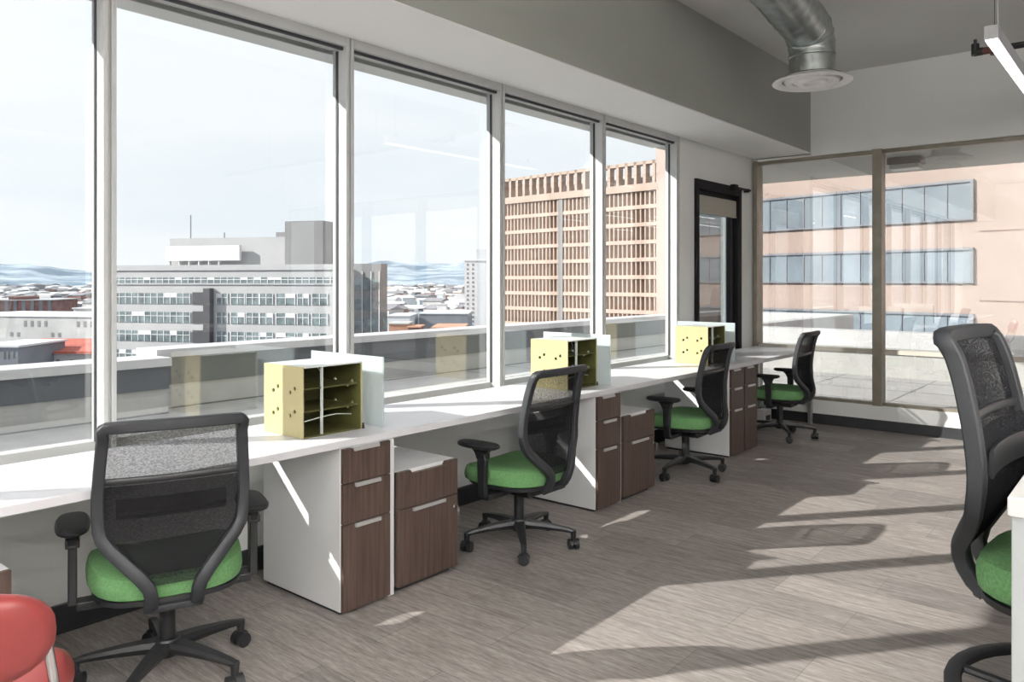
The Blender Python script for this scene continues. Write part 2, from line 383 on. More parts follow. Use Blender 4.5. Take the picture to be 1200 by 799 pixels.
# ---------------------------------------------------------------- terrace
tb = MB().box(XE + .16, 12.8, -14, 8.6, -.14, -.02).box(12.8, 19.0, 5.9, 8.6, -.14, -.02).box(X0 - 6, XE + .16, 3.56, 8.6, -.14, -.02)
tf = struct('terrace_ground', tb, M['concrete'], 'pale paved roof terrace outside')
jt = MB()
for i in range(1, 5):
    jt.box(XE + .16 + i * 1.0 - .006, XE + .16 + i * 1.0 + .006, -12, 8.5, -.02, -.017)
for i in range(-8, 7): jt.box(XE + .2, 12.7, i * 1.25 - .006, i * 1.25 + .006, -.02, -.017)
jt.build('paver_joints', M['darkpan'], tf)
def parapet(name, x0, x1, y, ztop, label):
    o = struct(name, MB().box(x0, x1, y, y + .3, -.14, .25), M['stone'], label)
    MB().box(x0, x1, y - .02, y + .3, .25, ztop).build('dark_panel', M['darkpan'], o)
    MB().box(x0 - .02, x1, y - .08, y + .42, ztop, ztop + .09).build('coping', M['cap'], o)
    MB().box(x0, x1, y - .012, y, -.035, -.005).build('base_joint', M['darkpan'], o)
parapet('trim_4', -12, 4.1, 8.3, .50, 'terrace parapet, lower stretch')
parapet('trim_5', 4.1, 19.3, 8.6, .565, 'terrace parapet, taller stretch')
o = struct('trim_6', MB().box(12.8, 13.2, -14, 5.6, -.14, .64).box(12.8, 19.3, 5.6, 5.9, -.14, .64).box(19.0, 19.3, 5.9, 8.6, -.14, .64), M['cap'], 'white parapet at the far edge of the terrace')
MB().box(12.55, 12.8, -14, 5.6, -.02, .34).box(12.50, 12.8, -14, 5.6, .34, .40).build('bench_step', M['stone'], o)
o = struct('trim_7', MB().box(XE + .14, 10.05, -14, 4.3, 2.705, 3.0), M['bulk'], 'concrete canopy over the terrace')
lt = thing('canopy_floodlight', (8.9, 2.06, 2.704), 'small bronze floodlight fixed under the terrace canopy behind the end glass', 'light')
MB().box(-.12, .12, -.16, .16, -.07, 0).build('housing', M['redpipe'], lt, .006)
MB().box(-.10, .10, -.14, .14, -.12, -.07).build('lens', M['alu_white'], lt, .006)

# ---------------------------------------------------------------- desks
dk = thing('window_worktop', (0, 2.975, 0), 'long white worktop running under the row of windows', 'desk')
def rel(mb, o): # shift builder to parent's local
    mb.v = [(x - o.location.x, y - o.location.y, z - o.location.z) for x, y, z in mb.v]; return mb
rel(MB().box(-2.6, 7.86, 2.65, 3.255, .708, .74), dk).build('tabletop', M['white'], dk, .003)
for k in range(-1, 3):
    x = 2.318 + 1.92 * k
    if k == 2: continue
    rel(MB().box(x, x + .036, 2.66, 3.25, .0, .708), dk).build('support_panel', M['whitecab'], dk, .002)
for y in (2.68, 3.22):
    rel(MB().box(7.80, 7.84, y - .02, y + .02, 0, .708), dk).build('leg', M['steel'], dk, .003)

def drawer(parent, x0, x1, y, z0, z1, notch=False, lock=False, handle=True):
    mb = MB()
    if notch:
        cx = (x0 + x1) / 2; hw = (x1 - x0) * .27
        pts = [(x0, z0), (x1, z0), (x1, z1), (cx + hw + .012, z1), (cx + hw, z1 - .016), (cx - hw, z1 - .016), (cx - hw - .012, z1), (x0, z1)]
        mb.prism(pts, 'y', y - .018, y)
    else: mb.box(x0, x1, y - .018, y, z0, z1)
    d = mb.build('drawer', M['wood'], parent)
    if handle:
        cx = (x0 + x1) / 2; hw = (x1 - x0) * .27
        z = z1
        MB().box(cx - hw, cx + hw, y - .030, y - .016, z - .018, z - .001).build('handle', M['handle'], d, .002)
    if lock:
        MB().cyl((x1 - .035, y - .018, z1 - .05), (x1 - .035, y - .03, z1 - .05), .009).box(x1 - .038, x1 - .032, y - .055, y - .03, z1 - .056, z1 - .044).box(x1 - .045, x1 - .028, y - .058, y - .053, z1 - .095, z1 - .05).build('lock', M['chrome'], d)
def tall_ped(x0, x1, label, group):
    t = thing('tall_pedestal', (x0, 2.655, 0), label, 'cabinet', group)
    w = x1 - x0
    MB().box(0, w, .0, .575, .015, .706).build('body', M['whitecab'], t, .002)
    MB().box(.012, w - .012, .02, .56, 0, .015).build('plinth', M['base'], t)
    drawer(t, .003, w - .003, .0, .018, .383); drawer(t, .003, w - .003, 0, .387, .555)
    drawer(t, .003, w - .003, 0, .559, .704, notch=True, handle=False)
    MB().box(w * .23, w * .77, -.016, .004, .688, .703).build('pull_recess', M['handle'], t)
    return t
def low_ped(x0, x1, label, group, k=0):
    t = thing('low_pedestal', (x0, 2.66, 0), label, 'cabinet', group)
    w = x1 - x0
    MB().box(0, w, .0, .52, .03, .548).build('body', M['whitecab'], t, .002)
    for sx in (0, 1): MB().box(sx * (w - .016), sx * (w - .016) + .016, -.002, .515, .03, .547).build('side_panel', M['wood'], t)
    MB().box(.02, w - .02, .02, .50, 0, .03).build('plinth', M['base'], t)
    drawer(t, .0, w, -.002, .03, .375, lock=True); drawer(t, .0, w, -.002, .379, .548, notch=True, handle=False)
    return t
tall_ped(2.05, 2.314, 'tall walnut-front pedestal under the open yellow organizer nearest the mesh chair with the square-on back', 'tall pedestals')
tall_ped(3.97, 4.234, 'tall walnut-front pedestal under the middle yellow organizer, behind the second green chair', 'tall pedestals')
tall_ped(5.885, 6.135, 'tall walnut-front pedestal just behind the third green chair, under the last organizer', 'tall pedestals')
tall_ped(6.15, 6.40, 'tall walnut-front pedestal closest to the end glazing, before the last green chair', 'tall pedestals')
low_ped(.44, .826, 'low walnut-front pedestal with white top beside the red vinyl chair', 'low pedestals')
low_ped(2.36, 2.745, 'low walnut-front pedestal with white top and key, between first and second green chairs', 'low pedestals')
low_ped(4.28, 4.665, 'low walnut-front pedestal with white top, partly hidden by the third green chair arm', 'low pedestals')

# floor outlet under last desk
ob = thing('floor_outlet', (7.42, 3.0, 0), 'small grey power box on the floor behind the last green chair', 'power outlet')
MB().box(-.09, .09, -.05, .05, 0, .16).build('housing', M['greytop'], ob, .006)
MB().box(-.05, .05, -.056, -.05, .05, .11).build('socket_plate', M['black'], ob, .001)

# desk organizers and screens
def holed_panel(w, h, t, holes, r, seg=14):
    """panel in (y,z) plane, thickness t along x, with real round holes; face 0 outer(-x) material 0, inner 1"""
    cu = bpy.data.curves.new('pc', 'CURVE'); cu.dimensions = '2D'; cu.fill_mode = 'BOTH'; cu.extrude = t / 2
    def poly(pts):
        sp = cu.splines.new('POLY'); sp.points.add(len(pts) - 1)
        for p, q in zip(sp.points, pts): p.co = (q[0], q[1], 0, 1)
        sp.use_cyclic_u = True
    poly([(0, 0), (w, 0), (w, h), (0, h)])
    for hx, hy in holes: poly([(hx + r * math.cos(2*math.pi*i/seg), hy + r * math.sin(2*math.pi*i/seg)) for i in range(seg)])
    o = bpy.data.objects.new('pc', cu); COL.objects.link(o)
    dg = bpy.context.evaluated_depsgraph_get(); me = bpy.data.meshes.new_from_object(o.evaluated_get(dg))
    bpy.data.objects.remove(o)
    for v in me.vertices:
        a, b, c = v.co; v.co = (c, a, b)
    me.materials.clear()
    return me
hz = []
for zc in (.10, .20):
    for yc in (.075, .20):
        hz += [(yc - .017, zc + .010), (yc + .017, zc - .010)]
hz = [(.29 - a if False else a, b) for a, b in hz]
side_me = holed_panel(.29, .305, .006, hz, .0098)
side_in = holed_panel(.284, .299, .003, hz, .0098)  # inner skin added to carry the shaded interior colour
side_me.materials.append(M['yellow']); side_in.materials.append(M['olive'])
side_me.name = 'side_panel'; side_in.name = 'shade_lining'
org_top = MB().box(.006, .314, 0, .29, .299, .305).mesh('top', M['pale'])
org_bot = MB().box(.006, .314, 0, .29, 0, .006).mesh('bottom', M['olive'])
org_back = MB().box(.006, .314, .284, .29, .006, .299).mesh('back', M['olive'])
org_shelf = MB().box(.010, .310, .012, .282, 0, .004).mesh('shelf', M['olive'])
org_div = MB().box(.104, .108, .004, .02, .006, .299).mesh('divider', M['pale'])
org_foot = MB().cyl((0, 0, 0), (0, 0, .024), .011, .008).mesh('foot', M['black'])
org_rod = MB().tube([(.012, .02, .068), (.11, .02, .078), (.20, .03, .080), (.305, .06, .062)], .0022, seg=6).tube([(.12, .06, .29), (.15, .07, .262), (.17, .10, .22)], .0016, seg=6).mesh('cable', M['pale'])
labs = ['yellow open-front desk organizer beside the first chair, fully in view', 'yellow open-front desk organizer behind the second green chair', 'yellow open-front desk organizer near the black framed terrace door']
slabs = ['frosted glass desk divider right behind the fully visible organizer', 'frosted glass desk divider beyond the second chair back', 'frosted glass desk divider in front of the black framed terrace door']
for k in range(3):
    t = thing('desk_organizer', (1.965 + 1.92 * k, 2.80, .741), labs[k], 'organizer', 'yellow desk organizers')
    link('side_panel', side_me, t, (.003, 0, 0)); link('side_panel', side_me, t, (.317, 0, 0))
    link('shade_lining', side_in, t, (.0075, .003, .003)); link('shade_lining', side_in, t, (.3125, .003, .003))
    for n, m in (('top', org_top), ('bottom', org_bot), ('back', org_back), ('divider', org_div)): link(n, m, t)
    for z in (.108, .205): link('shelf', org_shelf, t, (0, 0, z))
    link('foot', org_foot, t, (.326, .006, 0)); link('cable', org_rod, t)
    s = MB().box(-.005, .005, 0, .545, 0, .322).build('glass_divider', M['frost'], None, .001)
    s.location = (2.368 + 1.92 * k, 2.75, .741)
    tag(s, slabs[k], 'divider', 'frosted desk dividers')

# ---------------------------------------------------------------- chairs
def interp(tab, t):
    for (a, x), (b, y) in zip(tab[:-1], tab[1:]):
        if a <= t <= b:
            k = (t - a) / (b - a) if b > a else 0; k = k * k * (3 - 2 * k) if False else k
            return x + (y - x) * k
    return tab[0][1] if t < tab[0][0] else tab[-1][1]
YB = [(.32, -.19), (.345, -.235), (.38, -.262), (.42, -.272), (.455, -.268), (.50, -.240), (.55, -.215), (.61, -.203), (.66, -.202), (.75, -.213), (.85, -.232), (.92, -.252), (.945, -.268), (.96, -.295)]
HWT = [(.33, .070), (.41, .072), (.44, .088), (.56, .205), (.60, .222), (.70, .226), (.80, .220), (.90, .212), (.96, .207)]
def smoothed(tab, t): return sum(interp(tab, t + o) * w for o, w in ((-.02, .25), (0, .5), (.02, .25)))
ycrv = lambda z: smoothed(YB, z)
hwid = lambda z: smoothed(HWT, z)
def superring(w, d, z, cx, cy, n=28, p=3.2):
    out = []
    for k in range(n):
        a = 2 * math.pi * k / n; c, s_ = math.cos(a), math.sin(a)
        out.append((cx + w * math.copysign(abs(c) ** (2 / p), c), cy + d * math.copysign(abs(s_) ** (2 / p), s_), z))
    return out
def cushion_mesh():
    mb = MB(); rings = []
    for sc, z in ((.80, .362), (.93, .364), (.985, .374), (1.0, .395), (.995, .415), (.965, .434), (.90, .443), (.6, .446), (.25, .441), (.02, .440)):
        ring = superring(.255 * sc, .245 * sc, z, 0, .005)
        ring = [(x * (1 + .05 * (y > 0) * y / .24 - (.10 * (-y / .24) if y < 0 else 0)), y, zz - (max(0, y - .14) ** 2) * 2.2 * (zz > .38) + .10 * abs(x) ** 2 * (zz > .43) * 2) for x, y, zz in ring]
        rings.append(ring)
    mb.loft(rings); return mb.mesh('seat', M['green'])
def back_frame_mesh():
    pts = []
    zs = [.335, .36, .39, .42, .455, .49, .52, .55, .58, .61, .64, .68, .72, .76, .80, .84, .88, .91]
    for z in zs: pts.append((hwid(z), z))
    pts += [(.2125, .930), (.211, .941), (.203, .949), (.12, .951), (.06, .951), (0, .951)]
    full = [(x, ycrv(z) - .10 * 0 + .02 * (1 - (x / .22) ** 2) * -1 * (z > .62) * min(1, (z - .62) / .1), z) for x, z in pts]
    loop = [Vector(p) for p in full] + [Vector((-x, y, z)) for x, y, z in reversed(full[:-1])]
    mb = MB(); n = len(loop)
    rx = []; ry = []
    for p in loop:
        t = min(1, max(0, (p.z - .5) / .2)); rx.append(.0150 + .002 * (1 - t)); ry.append(.019)
    # section: local frame from outward x / y direction
    rings = []
    for i, p in enumerate(loop):
        t = ((loop[(i + 1) % n] if i < n - 1 else loop[i]) - (loop[i - 1] if i > 0 else loop[i])).normalized()
        ydir = Vector((0, 1, 0)); sd = t.cross(ydir).normalized(); nn = sd.cross(t).normalized()
        ring = []
        for k in range(12):
            a = 2 * math.pi * k / 12; c, s_ = math.cos(a), math.sin(a); e = .42
            ring.append(p + sd * rx[i] * 1.25 * math.copysign(abs(c) ** e, c) + nn * ry[i] * math.copysign(abs(s_) ** e, s_))
        rings.append(ring)
    mb.loft(rings)
    # lower U under the seat to the mechanism
    for s_ in (-1, 1):
        mb.tube([(s_ * .070, ycrv(.34) + .0, .342), (s_ * .072, -.17, .332), (s_ * .065, -.08, .335), (s_ * .05, .0, .338)], .016, .014, seg=10, power=3)
    mb.tube([(-.085, -.225, .338), (.085, -.225, .338)], .02, .014, seg=10, power=3)
    return mb.mesh('back_frame', M['dgrey'])
def back_mesh_mesh():
    mb = MB(); zs = [.425 + i * (.945 - .425) / 22 for i in range(23)]; nx = 12; v = []; f = []
    for z in zs:
        hw = hwid(z) - .004
        for j in range(nx + 1):
            x = -hw + 2 * hw * j / nx
            v.append((x, ycrv(z) + .002 - .02 * (1 - (x / .22) ** 2) * min(1, max(0, (z - .52) / .1)), z))
    for i in range(len(zs) - 1):
        for j in range(nx):
            a = i * (nx + 1) + j; f.append((a, a + 1, a + nx + 2, a + nx + 1))
    mb.add(v, f, 0, True); return mb.mesh('mesh_back', M['mesh'])
def lumbar_shell_mesh():
    mb = MB(); zs = [.455 + i * (.745 - .455) / 12 for i in range(13)]; nx = 10; v = []; f = []
    for z in zs:
        hw = hwid(z) - .016
        for j in range(nx + 1):
            x = -hw + 2 * hw * j / nx
            v.append((x, ycrv(z) + .020 - .02 * (1 - (x / .22) ** 2) * min(1, max(0, (z - .52) / .1)), z))
    for i in range(len(zs) - 1):
        for j in range(nx):
            a = i * (nx + 1) + j; f.append((a, a + 1, a + nx + 2, a + nx + 1))
    mb.add(v, f, 0, True); return mb.mesh('lumbar_mesh', M['mesh'])
def bar_mesh(z, hz_, name, off=0.0, hx=.0, m='black'):
    mb = MB(); hw = (hwid(z) - .006) if not hx else hx; pts = []
    for j in range(9):
        x = -hw + 2 * hw * j / 8; pts.append((x, ycrv(z) + .004 - off - .02 * (1 - (x / .22) ** 2), z))
    mb.tube(pts, .006, hz_, seg=10, power=3.5); return mb.mesh(name, M[m])
seat_me, frame_me, bmesh_me = cushion_mesh(), back_frame_mesh(), back_mesh_mesh()
bar_me = bar_mesh(.765, .011, 'cross_bar')
shell_me = lumbar_shell_mesh()
lum_me = bar_mesh(.665, .034, 'lumbar_pad', -.022, .17)
pan_me = MB().loft([superring(.19, .18, .335, 0, -.01), superring(.238, .228, .350, 0, .0), superring(.242, .232, .366, 0, .005)]).mesh('seat_pan', M['black'])
mech = MB().box(-.085, .085, -.13, .12, .285, .338).cyl((0, 0, .22), (0, 0, .29), .028)
mech.cyl((.08, .06, .315), (.27, .06, .318), .006).box(.24, .29, .045, .075, .312, .324)
mech_me = mech.mesh('tilt_mechanism', M['black'], .006)
col_me = MB().cyl((0, 0, .135), (0, 0, .23), .027).cyl((0, 0, .20), (0, 0, .29), .016).mesh('gas_column', M['black'])
hub_me = MB().lathe([(.0, .075), (.035, .078), (.045, .09), (.048, .125), (.040, .142), (.0, .146)], seg=24).mesh('base_hub', M['black'])
leg = MB(); rr = []
for i in range(9):
    t = i / 8; x = .03 + t * .275; zt = .135 - .032 * t ** 1.6; th = .042 * (1 - t) + .018 * t; wd = .032 * (1 - t) + .014 * t
    if i == 8: zt -= .004
    rr.append([(x, -wd * .75, zt), (x, wd * .75, zt), (x, wd, zt - th * .45), (x, wd * .7, zt - th), (x, -wd * .7, zt - th), (x, -wd, zt - th * .45)])
leg.loft(rr); leg.cyl((.295, 0, .058), (.295, 0, .100), .013, .016)
leg_me = leg.mesh('base_leg', M['black'])
cs = MB().cyl((0, -.027, .028), (0, -.006, .028), .0275).cyl((0, .006, .028), (0, .027, .028), .0275).cyl((0, -.02, .028), (0, .02, .028), .010)
hood = [(math.cos(a) * .033, .028 + math.sin(a) * .033) for a in [R(q) for q in range(10, 171, 20)]]
cs.prism([(x, z) for x, z in hood], 'y', -.005, .005).cyl((.0, 0, .05), (0, 0, .068), .009)
cast_me = cs.mesh('caster', M['black'])
ap = MB()
ap.loft([superring(.040, .108, .582, 0, .03, 20, 3), superring(.052, .125, .590, 0, .03, 20, 3), superring(.054, .128, .600, 0, .03, 20, 3), superring(.047, .120, .609, 0, .03, 20, 3), superring(.02, .08, .612, 0, .03, 20, 3)])
pad_me = ap.mesh('arm_pad', M['black'])
po = MB().prism([(-.055, .586), (-.035, .560), (-.026, .525), (-.022, .40), (-.024, .335), (.022, .335), (.024, .40), (.030, .525), (.048, .560), (.078, .586)], 'x', -.014, .014)
po.box(-.022, .022, -.030, .030, .53, .56)
post_me = po.mesh('arm_post', M['black'], .004)
def brk(s_):
    a = MB().prism([(-.03, .345), (.03, .345), (.028, .315), (-.028, .315)], 'x', -s_ * .012, -s_ * .20); return a.mesh('arm_bracket', M['black'], .004)
brk_me = {1: brk(1), -1: brk(-1)}
ring_mb = MB()
N_ = 36; rg = [(.30 * math.cos(2*math.pi*i/N_), .30 * math.sin(2*math.pi*i/N_), .44) for i in range(N_)]
ring_mb.tube(rg, .020, .013, seg=10, closed=True, power=2.6)
for a in (150, 270, 30): ring_mb.tube([(0, 0, .42), (.15 * math.cos(R(a)), .15 * math.sin(R(a)), .43), (.296 * math.cos(R(a)), .296 * math.sin(R(a)), .44)], .014, .010, seg=8)
ring_mb.cyl((0, 0, .38), (0, 0, .46), .034)
ring_me = ring_mb.mesh('foot_ring', M['dgrey'])
def chair(x, y, heading, star, label, group=None, dz=0.0, arms=True, name='task_chair', cat='chair'):
    rz = R(heading - 90)
    t = thing(name, (x, y, 0), label, cat, group, rz)
    up = (0, 0, dz)
    link('seat', seat_me, t, up); link('seat_pan', pan_me, t, up); link('tilt_mechanism', mech_me, t, up)
    bf = link('back_frame', frame_me, t, up)
    link('mesh_back', bmesh_me, t, up); link('cross_bar', bar_me, t, up); link('lumbar_pad', lum_me, t, up); link('lumbar_mesh', shell_me, t, up)
    if arms:
        for s_ in (-1, 1):
            a = link('armrest', pad_me, t, (s_ * .295, 0, dz - .018))
            link('arm_post', post_me, a, (0, 0, 0)); link('arm_bracket', brk_me[s_], a, (0, 0, 0))
    if dz: MB().cyl((0, 0, .14), (0, 0, .49), .027).cyl((0, 0, .45), (0, 0, .23 + dz), .018).build('gas_column', M['black'], t); link('foot_ring', ring_me, t, None, R(0))
    else: link('gas_column', col_me, t)
    link('base_hub', hub_me, t)
    for k in range(5):
        lg = link('base_leg', leg_me, t, None, R(star + 72 * k) - rz)
        c = link('caster', cast_me, lg, (.295, 0, 0), R((37 * k + star) % 180))
    return t
G = 'green seated mesh task chairs at the window desks'
chair(1.345, 2.73, 69, 2, 'green-seat mesh-back chair beside the red chair, its back squarely in view', G)
chair(3.23, 2.65, 91, -64, 'green-seat mesh-back chair between the first two yellow organizers', G)
chair(5.21, 2.69, 92, -38, 'green-seat mesh-back chair in front of the last organizer, third along the desk', G)
chair(7.00, 2.67, 92, -72, 'green-seat mesh-back chair at the far desk end beside the end glazing', G)
chair(2.21, .10, -94, 20, 'tall green-seat drafting stool with dark curved back, tucked at the grey high desk', None, dz=.33, arms=False, name='drafting_stool', cat='stool')

# ---- high desk on the near side
hd = thing('high_desk', (1.744, .227, 0), 'high desk with light top and grey side panel beside the drafting stool', 'desk')
MB().box(0, 2.2, -1.2, 0, .963, 1.0).build('tabletop', M['greytop'], hd, .003)
MB().box(.006, .036, -1.19, -.006, 0, .963).build('side_panel', M['greypanel'], hd, .002)
MB().box(2.16, 2.19, -1.19, -.006, 0, .963).build('side_panel', M['greypanel'], hd, .002)
MB().box(.036, 2.16, -1.0, -.98, .3, .96).build('modesty_panel', M['greypanel'], hd, .002)

# ---- red vinyl chair
rc = thing('red_vinyl_chair', (.60, 2.06, 0), 'glossy red vinyl chair with chrome frame next to the low pedestal', 'chair', None, R(-125))
def pad(w, d, h, p=2.6, n=32):
    rings = []
    for sc, z in ((.55, -1), (.86, -.86), (.97, -.45), (1, 0), (.97, .45), (.86, .84), (.6, 1), (.25, 1.05), (.02, 1.06)):
        rings.append(superring(w * sc, d * sc, z * h, 0, 0, n, p))
    return MB().loft(rings)
rc.location = (.595, 2.17, 0); rc.rotation_euler = (0, 0, R(67 - 90))
s_ = pad(.215, .205, .035); s_.v = [(x, y, z + .432 - max(0, y - .1) ** 2) for x, y, z in s_.v]; s_.build('seat', M['redv'], rc)
b_ = pad(.19, .110, .034); b_.v = [(x, -.255 - z - (y * .22) - .03 + x * x * .6, .655 + y) for x, y, z in b_.v]; b_.build('backrest', M['redv'], rc)
cf = MB()
for sx in (-1, 1):
    cf.tube([(sx * .17, -.262, .64), (sx * .18, -.25, .56), (sx * .19, -.22, .46), (sx * .19, -.18, .41), (sx * .19, .10, .405), (sx * .19, .17, .40)], .0105, seg=10)
cf.tube([(-.19, -.15, .405), (.19, -.15, .405)], .0105, seg=10).tube([(-.19, .14, .402), (.19, .14, .402)], .0105, seg=10)
cf.build('chrome_frame', M['chrome'], rc)
for sx in (-1, 1):
    for y0, y1 in ((-.16, -.23), (.14, .20)):
        lg_ = MB().tube([(sx * .19, y0, .405), (sx * .20, (y0 + y1) / 2, .2), (sx * .21, y1, .012)], .0105, seg=10).build('leg', M['chrome'], rc)
        MB().cyl((sx * .21, y1, 0), (sx * .21, y1, .02), .016).build('foot_cap', M['black'], lg_)

# ---------------------------------------------------------------- overhead
dc = thing('air_duct', (5.67, 1.93, 2.85), 'galvanised spiral air duct with elbow and round white diffuser hanging from ceiling', 'duct')
r = .158
neck = MB().lathe([(r, .03), (r, .16), (r + .006, .165), (r + .006, .180), (r, .185), (r, .20)], seg=40); neck.build('neck', M['duct'], dc)
# elbow: gored bend from +z to -x (with a slight lean)
el = MB(); Rb = .17; rings = []; n = 4
dirx = Vector((-1, .02, .10)).normalized()
def bend(t):
    a = t * R(80); return Vector((0, 0, .20)) + dirx * 0 + Vector((-Rb * (1 - math.cos(a)), 0, Rb * math.sin(a))), a
for i in range(n + 1):
    p, a = bend(i / n); ax = Vector((math.cos(a), 0, math.sin(a)))  # radial outward in plane
    rad = r + .002
    rings.append([p + ax * (rad * math.cos(2*math.pi*k/40)) + Vector((0, 1, 0)) * (rad * math.sin(2*math.pi*k/40)) for k in range(40)])
el.loft(rings, smooth=True)
for i in range(1, n):
    p, a = bend(i / n); ax = Vector((math.cos(a), 0, math.sin(a))); tt = Vector((-math.sin(a), 0, math.cos(a)))
    rr_ = []
    for o_, q in ((-.006, 0), (-.004, .006), (.004, .006), (.006, 0)):
        rr_.append([p + tt * o_ + ax * ((r + q) * math.cos(2*math.pi*k/40)) + Vector((0, 1, 0)) * ((r + q) * math.sin(2*math.pi*k/40)) for k in range(40)])
    el.loft(rr_, cap=False)
el.build('elbow', M['duct'], dc)
p0, a0 = bend(1.0); t0 = Vector((-math.sin(a0), 0, math.cos(a0)))
run = MB(); rings = []; L_ = 3.6; st = 130
u_ = Vector((0, 1, 0)); v_ = t0.cross(u_).normalized()
for i in range(st + 1):
    s0 = L_ * i / st; p = p0 + t0 * s0
    rings.append([p + (u_ * math.cos(th) + v_ * math.sin(th)) * (r + .0045 * max(0, math.cos((s0 / .105 - k / 40) * 2 * math.pi)) ** 6) for k in range(40) for th in [2*math.pi*k/40]])
run.loft(rings); run.build('spiral_run', M['duct'], dc)
df = MB().lathe([(.155, .04), (.16, .028), (.225, .018), (.268, .0), (.274, -.008), (.266, -.015), (.23, -.013), (.205, .0), (.20, .03)], seg=56, cap=False); df.build('diffuser_ring', M['diffw'], dc)
MB().lathe([(.20, .034), (.0, .036)], seg=56).build('shadow_gap', M['diffd'], dc)
MB().lathe([(.186, .018), (.190, .002), (.180, -.012), (.135, -.012), (.128, -.004), (.11, -.004), (.10, -.022), (.06, -.022), (.05, -.010), (.03, -.010), (.0, -.016)], seg=56).build('diffuser_cone', M['diffw'], dc)
hs = MB()
for o_ in (1.0, 2.4):
    p = p0 + t0 * o_
    for sy in (-1, 1): hs.box(p.x - .012, p.x + .012, sy * (r + .003) - .002, sy * (r + .003) + .002, p.z, .60)
hs.build('hanger_strap', M['steel'], dc)

def pendant(x0, x1, y, z, label, group=None):
    t = thing('linear_pendant_light', (x0, y, z), label, 'light', group)
    L = x1 - x0
    MB().box(0, L, -.036, .036, .006, .085).build('housing', M['fixt'], t, .003)
    MB().box(.004, L - .004, -.031, .031, 0, .008).build('lens', M['led'], t)
    for k, x in enumerate((.12, L - .12)):
        MB().cyl((x, 0, .085), (x, 0, .12), .010).cyl((x, 0, .12), (x, 0, ZC - z), .0016, seg=6).build('suspension_cable', M['black'], t)
    MB().cyl((.32, .01, .085), (.30, .01, ZC - z), .003, seg=6).build('power_cord', M['alu_white'], t)
    return t
pendant(5.20, 7.60, .755, 2.80, 'white linear pendant light with glowing lens hanging beside the dark sprinkler pipe', 'linear pendant lights')
for x, y in ((-2.9, 1.6), (-2.9, .4), (-2.9, -.8), (-2.9, -2.0), (-2.9, -3.2), (-2.9, -4.4), (-.2, -.9), (-.2, -2.2), (-.2, -3.5)):  # unseen pendants added only to fill the interior with light
    t = pendant(x, x + 2.4, y, 2.80, 'added fill pendant out of view, brightening the interior', 'added fill pendants out of view')
    MB().box(.02, 2.38, -.031, .031, .085, .089).build('fill_uplens', M['led_fill'], t)
    for ch in t.children:
        if ch.name.startswith('lens'): ch.data.materials[0] = M['led_fill']

sp = thing('sprinkler_pipe', (5.95, .93, 2.935), 'black sprinkler pipe with red-brown elbow and head below the ceiling', 'pipe')
MB().cyl((0, -.14, 0), (0, -4.6, 0), .021).build('pipe', M['black'], sp)
MB().cyl((0, -.15, 0), (0, -.06, 0), .030).cyl((0, -.085, -.035), (0, -.085, .02), .024).cyl((0, -.10, 0), (0, -.02, 0), .024).build('tee_fitting', M['redpipe'], sp)
MB().cyl((0, -.02, 0), (0, .03, 0), .026).cyl((0, .025, -.02), (0, .025, .055), .024).cyl((0, .025, .05), (0, .025, .085), .010).build('elbow_fitting', M['black'], sp)
for yy in (-1.2, -3.4): MB().cyl((0, yy, .0), (0, yy, ZC - 2.935), .004, seg=6).tube([(0, yy, .028), (0, yy + .0, -.028)], .006).build('hanger_rod', M['steel'], sp)

# ---------------------------------------------------------------- exterior city
GZ = -48.0
struct('terrain', MB().box(-9000, 21000, -9000, 21000, GZ - 1, GZ), M['city'], 'pale winter city plain reaching to the foothills')
# foothills
def ridge(name, dist, base, amp, seed, label):
    rr = random.Random(seed); ph = [(rr.uniform(0, 6.28), rr.uniform(.7, 1.3)) for _ in range(9)]
    mb = MB(); nth = 220; prof = [0, .35, .6, .82, 1.0, .9, .0]; v = []; f = []
    for i in range(nth + 1):
        th = R(-12) + R(122) * i / nth
        hgt = base
        for q, (p_, w_) in enumerate(ph): hgt += amp / (1.55 ** q) * math.sin(th * (7 * 1.75 ** q) * w_ + p_)
        hgt = max(hgt, base * .35)
        for j, pf in enumerate(prof):
            rad = dist * (1 + .05 * j + .012 * math.sin(th * 90 + j * 2.1) + .02 * math.sin(th * 37 + j))
            v.append((rad * math.cos(th), rad * math.sin(th), GZ + (hgt - GZ) * pf + amp * .12 * math.sin(th * 140 + j * 1.7) * (0 < pf < 1)))
    m_ = len(prof)
    for i in range(nth):
        for j in range(m_ - 1): a = i * m_ + j; f.append((a, a + 1, a + m_ + 1, a + m_))
    mb.add(v, f, 0, True)
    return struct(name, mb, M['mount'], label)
ridge('hills', 11000, 150, 55, 3, 'low snowy foothills on the skyline with haze blue in their colour')
ridge('mountains', 14500, 380, 120, 8, 'snowy mountains behind the foothills with pale haze in their colour')

def frame_box(name_mb, org, ux, uy, x0, x1, y0, y1, z0, z1, mi=0):
    """box in a rotated ground frame"""
    def P(x, y, z): return (org.x + ux.x * x + uy.x * y, org.y + ux.y * x + uy.y * y, z)
    v = [P(x0,y0,z0),P(x1,y0,z0),P(x1,y1,z0),P(x0,y1,z0),P(x0,y0,z1),P(x1,y0,z1),P(x1,y1,z1),P(x0,y1,z1)]
    return name_mb.add(v, [(0,3,2,1),(4,5,6,7),(0,1,5,4),(1,2,6,5),(2,3,7,6),(3,0,4,7)], mi)
def rot_frame(pa, pb):
    """origin pa, x axis along pa->pb, y axis away from the office"""
    ux = Vector((pb.x - pa.x, pb.y - pa.y, 0)); Lx = ux.length; ux.normalize(); uy = Vector((-ux.y, ux.x, 0))
    if uy.dot(Vector((pa.x, pa.y, 0))) < 0: uy = -uy
    return Vector((pa.x, pa.y, 0)), ux, uy, Lx
